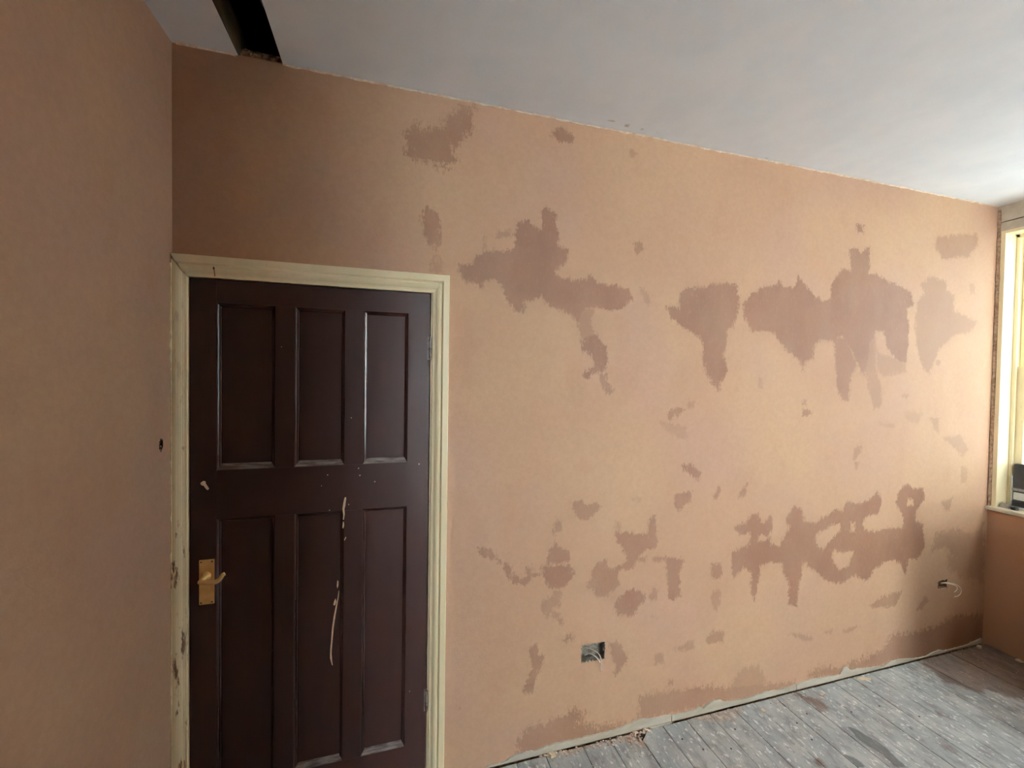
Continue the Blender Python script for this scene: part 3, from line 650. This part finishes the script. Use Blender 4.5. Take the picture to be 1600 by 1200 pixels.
# ragged plaster lip left on the outer edge of the left leg
bm = bmesh.new(); prev = None; z = .1
while z < 2.03:
    q = abs(noise.noise(Vector((z*22, 3, 0))))*.010+abs(noise.noise(Vector((z*70, 3, 3))))*.005
    cur = [bm.verts.new(c) for c in ((.0, -.004, z), (.0005, -.015-q, z), (.004, -.0165-q*.4, z), (.0055, -.012, z))]
    if prev:
        for k in range(3): bm.faces.new((prev[k], prev[k+1], cur[k+1], cur[k]))
    prev = cur; z += .009
obj('filler_lip', bm, M_CREAM, ar)
obj('nail', tube(bmesh.new(), [(.128, -.018, 2.020), (.128, -.021, 2.0195), (.1283, -.016, 2.012), (.1285, -.010, 1.992)], .001, 6, [.003, .003, .0013, .0013]), M_NAIL, ar)

# ------------------------------------------------------------------ electrical boxes left open in the wall
def back_box(S, label, wires, ends, lab2):
    x0, x1, z0, z1 = S; t = tag(empty('socket_box', ((x0+x1)/2, .02, z0)), label, 'back box', 'open electrical boxes')
    bm = bmesh.new(); w = .0015; D = .038
    box(bm, x0, x1, D, D+.002, z0, z1); box(bm, x0, x0+w, .003, D, z0, z1); box(bm, x1-w, x1, .003, D, z0, z1); box(bm, x0, x1, .003, D, z0, z0+w); box(bm, x0, x1, .003, D, z1-w, z1)
    obj('steel_box', bm, M_ZINC if S is S1 else M_EDGE, t)
    for x in (x0+.006, x1-.006):
        bm = bmesh.new(); box(bm, x-.004, x+.004, .006, .008, (z0+z1)/2-.006, (z0+z1)/2+.006, .001); tube(bm, [(x, .005, (z0+z1)/2), (x, .009, (z0+z1)/2)], .0025, 8)
        obj('fixing_lug', bm, M_ZINC, t)
    for k, pw in enumerate(wires):
        c = obj('wire', tube(bmesh.new(), bez(pw, 8), .0021, 8), M_WIRE, t, True)
    return t
a = S1
back_box(S1, 'open steel socket box with two pale wires hanging out, right of the door', [
    [(1.565, .034, .405), (1.575, .010, .432), (1.595, -.012, .436), (1.618, -.024, .425), (1.634, -.027, .400), (1.641, -.022, .370), (1.643, -.014, .345), (1.647, -.010, .326)],
    [(1.585, .034, .380), (1.592, .008, .405), (1.604, -.012, .408), (1.618, -.020, .398), (1.630, -.018, .382), (1.639, -.012, .366)]], None, '')
back_box(S2, 'open socket box with a looped pale cable, by the window corner', [
    [(3.96, .034, .41), (3.975, .0, .437), (4.000, -.028, .441), (4.030, -.038, .430), (4.058, -.040, .405), (4.062, -.038, .380), (4.045, -.034, .362), (4.018, -.028, .356)],
    [(3.965, .034, .40), (3.99, .004, .428), (4.02, -.020, .428), (4.040, -.030, .415), (4.034, -.032, .398), (4.018, -.028, .385)]], None, '')
# crumbly plaster round the boxes
bm = bmesh.new(); rn = random.Random(21)
for S in (S1, S2):
    for k in range(46):
        u = rn.random()*2; e = rn.choice((0, 1, 2, 3, 0, 3)); x0, x1, z0, z1 = S
        x, z = {0: (x0+(x1-x0)*rn.random(), z1), 1: (x0+(x1-x0)*rn.random(), z0), 2: (x0, z0+(z1-z0)*rn.random()), 3: (x1, z0+(z1-z0)*rn.random())}[e]
        t = bmesh.new(); rock(t, (0, 0, 0), rn.uniform(.0025, .006), k+S[0], .5)
        for v in t.verts: v.co = Vector((x+v.co.x, .004-v.co.z*.6, z+v.co.y))
        add(bm, t)
o = obj('broken_plaster', bm, M_RUB, wall); o['kind'] = 'stuff'

# ------------------------------------------------------------------ rubble and chips on the boards
bm = bmesh.new(); rn = random.Random(3)
def scatter(x0, x1, y0, y1, n, s0, s1):
    for k in range(n):
        x = rn.uniform(x0, x1); y = y0-(y0-y1)*abs(rn.gauss(0, .5)); rock(bm, (x, max(y, y1*2), .0008), rn.uniform(s0, s1), rn.random()*1e6, rn.uniform(.35, .7))
scatter(1.38, 1.84, -.014, -.05, 110, .002, .008); scatter(1.35, 1.46, -.012, -.02, 14, .006, .011); scatter(1.76, 1.85, -.02, -.10, 46, .003, .010)
scatter(2.1, 2.45, -.014, -.06, 90, .0015, .005); scatter(2.6, 2.9, -.014, -.12, 60, .0015, .005); scatter(2.9, 4.3, -.014, -.08, 70, .0015, .004)
scatter(1.3, 4.2, -.05, -.6, 160, .001, .0035); scatter(1.80, 1.90, -.012, -.03, 14, .005, .011)
o = obj('plaster_rubble', bm, M_RUB); o['kind'] = 'stuff'; o['label'] = 'crumbled plaster scattered along the foot of the wall'; o['category'] = 'rubble'
def chip(pts, th, lab, mat=M_SPLASH, lift=.001):
    q = [(a/1000, b/1000) for a, b in pts]; cx = sum(a for a, b in q)/len(q); cy = sum(b for a, b in q)/len(q)
    bm = bmesh.new(); n = len(q)
    B_ = [bm.verts.new((a, b, lift)) for a, b in q]; T_ = [bm.verts.new((cx+(a-cx)*.85, cy+(b-cy)*.85, lift+th*(.8+.2*math.sin(i*2.2)))) for i, (a, b) in enumerate(q)]
    bm.faces.new(B_[::-1]); bm.faces.new(T_)
    for i in range(n): bm.faces.new((B_[i], B_[(i+1) % n], T_[(i+1) % n], T_[i]))
    return tag(obj('plaster_chip', bm, mat), lab, 'plaster chip', 'plaster chips on the floorboards')
chip([(3212,-32),(3235,-24),(3269,-22),(3308,-47),(3287,-56),(3250,-44)], .006, 'long thin cream flake on the boards close to the wall, middle of the floor')
chip([(4285,-14),(4298,-29),(4275,-41),(4258,-34),(4262,-20)], .012, 'pale chip lying in the dark far corner of the floor')
chip([(4330,-160),(4352,-168),(4350,-190),(4332,-186)], .010, 'pale chip against the window wall below the sill')
chip([(1392,-14),(1420,-13),(1425,-30),(1398,-34)], .014, 'chunky pale lump at the wall foot, nearest of the chips to the door')
chip([(2510,-62),(2530,-58),(2540,-74),(2518,-80)], .005, 'small white chip on the boards below the second strip joint')
chip([(2905,-60),(2925,-58),(2930,-72),(2910,-76)], .005, 'small white chip right of the brown stain on the boards')
# splinter lifted by the hole in the boards
bm = bmesh.new(); prism(bm, [(1.905, -.010), (2.03, -.008), (2.03, -.013), (1.915, -.020)], 2, .001, .007)
tag(obj('wood_splinter', bm, M_RAW), 'pale wooden splinter lying along the wall foot beside the hole', 'splinter')

# ------------------------------------------------------------------ things on the window sill
ZS = W0[2]
t = tag(empty('tool_case', (RL+.125, -.18, ZS)), 'black case with pale lower panel standing on the window sill', 'case')
xa, xb_, ya, yb = RL+.093, RL+.128, -.062, -.36
obj('body', box(bmesh.new(), xa+.002, xb_, yb, ya-.004, ZS+.014, ZS+.275, .004), M_BLACK, t)
obj('base', box(bmesh.new(), xa-.004, xb_, yb, ya-.002, ZS+.0005, ZS+.045, .003), M_BLACK, t)
obj('pale_panel', box(bmesh.new(), xa-.003, xa+.003, yb+.01, ya-.010, ZS+.052, ZS+.098, .001), M_WHITE, t)['label'] = 'pale grey panel'
obj('grey_band', box(bmesh.new(), xa-.006, xa+.003, yb, ya-.001, ZS+.108, ZS+.124, .002), M_GREYPL, t)
obj('corner_post', box(bmesh.new(), xa-.006, xa+.003, ya-.004, ya+.001, ZS+.02, ZS+.20, .001), M_WHITE, t)['label'] = 'thin white corner strip'
bm = bmesh.new()
prism(bm, [(RL+.018, ZS+.0005), (RL+.052, ZS+.0005), (RL+.055, ZS+.020), (RL+.040, ZS+.027), (RL+.022, ZS+.020)], 1, -.044, -.085); bmesh.ops.bevel(bm, geom=bm.edges[:], offset=.002, segments=1, affect='EDGES')
tag(obj('sanding_block', bm, M_GREYPL), 'grey worn sanding block on the front of the window sill', 'sanding block')
tg = tag(empty('tape_roll', (RL+.03, -.103, ZS)), 'small black roll lying beside the grey block on the window sill', 'tape roll')
bm = bmesh.new(); segs = 20
V, F = [], []
for k in range(segs):
    a = k/segs*6.2832
    for r, z in ((.017, .0005), (.017, .016), (.008, .016), (.008, .0005)): V.append((RL+.030+math.cos(a)*r, -.106+math.sin(a)*r, ZS+z))
for k in range(segs):
    for q in range(4): a, b = k*4+q, k*4+(q+1) % 4; c = ((k+1) % segs)*4; F.append((a, b, c+(q+1) % 4, c+q))
mesh('roll', V, F, M_BLACK, tg); bm.free()
bm = bmesh.new(); box(bm, RL+.058, RL+.088, -.30, -.045, ZS+.0004, ZS+.006, .001); box(bm, RL+.058, RL+.061, -.30, -.045, ZS+.004, ZS+.016, .001); tag(obj('white_tray', bm, M_WHITE), 'white shallow tray at the back of the window sill', 'tray')

# ------------------------------------------------------------------ outside: street ground and the building across
bm = bmesh.new(); box(bm, RL+T+.1, RL+40, -30, 30, -3.4, -3.2); struct(obj('street', bm, M_STREET), 'dark street outside the window')
bm = bmesh.new(); box(bm, -20, RL+T, -45, -RD-T-.1, -3.4, -3.2); struct(obj('bounce_yard', bm, M_PAVE), 'unseen pale yard added to bounce daylight onto the ceiling')  # unseen pale ground, added to throw light up to the ceiling

bm = bmesh.new(); box(bm, RL+9, RL+17, -22, 26, -3.2, FAC_H); struct(obj('facade_opposite', bm, M_FACADE), 'grey rendered building across the street')

# timber chest added out of view to the right, to shade the far corner
ch = tag(empty('shade_chest', (3.9, -1.35, 0)), 'unseen timber chest added under the window to shade the corner', 'chest')
for k in range(5): part_box('front_plank', 3.50, 3.525, -1.95, -.75, .012+k*.185, .012+k*.185+.18, M_CHEST, ch, .002)
for k in range(5):
    part_box('end_plank', 3.525, 4.30, -.775, -.75, .012+k*.185, .012+k*.185+.18, M_CHEST, ch, .002); part_box('end_plank', 3.525, 4.30, -1.95, -1.925, .012+k*.185, .012+k*.185+.18, M_CHEST, ch, .002)
part_box('lid', 3.47, 4.32, -1.98, -.72, .94, .97, M_CHEST, ch, .004); part_box('bottom', 3.525, 4.30, -1.925, -.775, .01, .03, M_CHEST, ch)
for x in (3.51, 4.26):
    for y in (-1.94, -.80): part_box('foot', x, x+.04, y, y+.04, .002, .014, M_CHEST, ch)
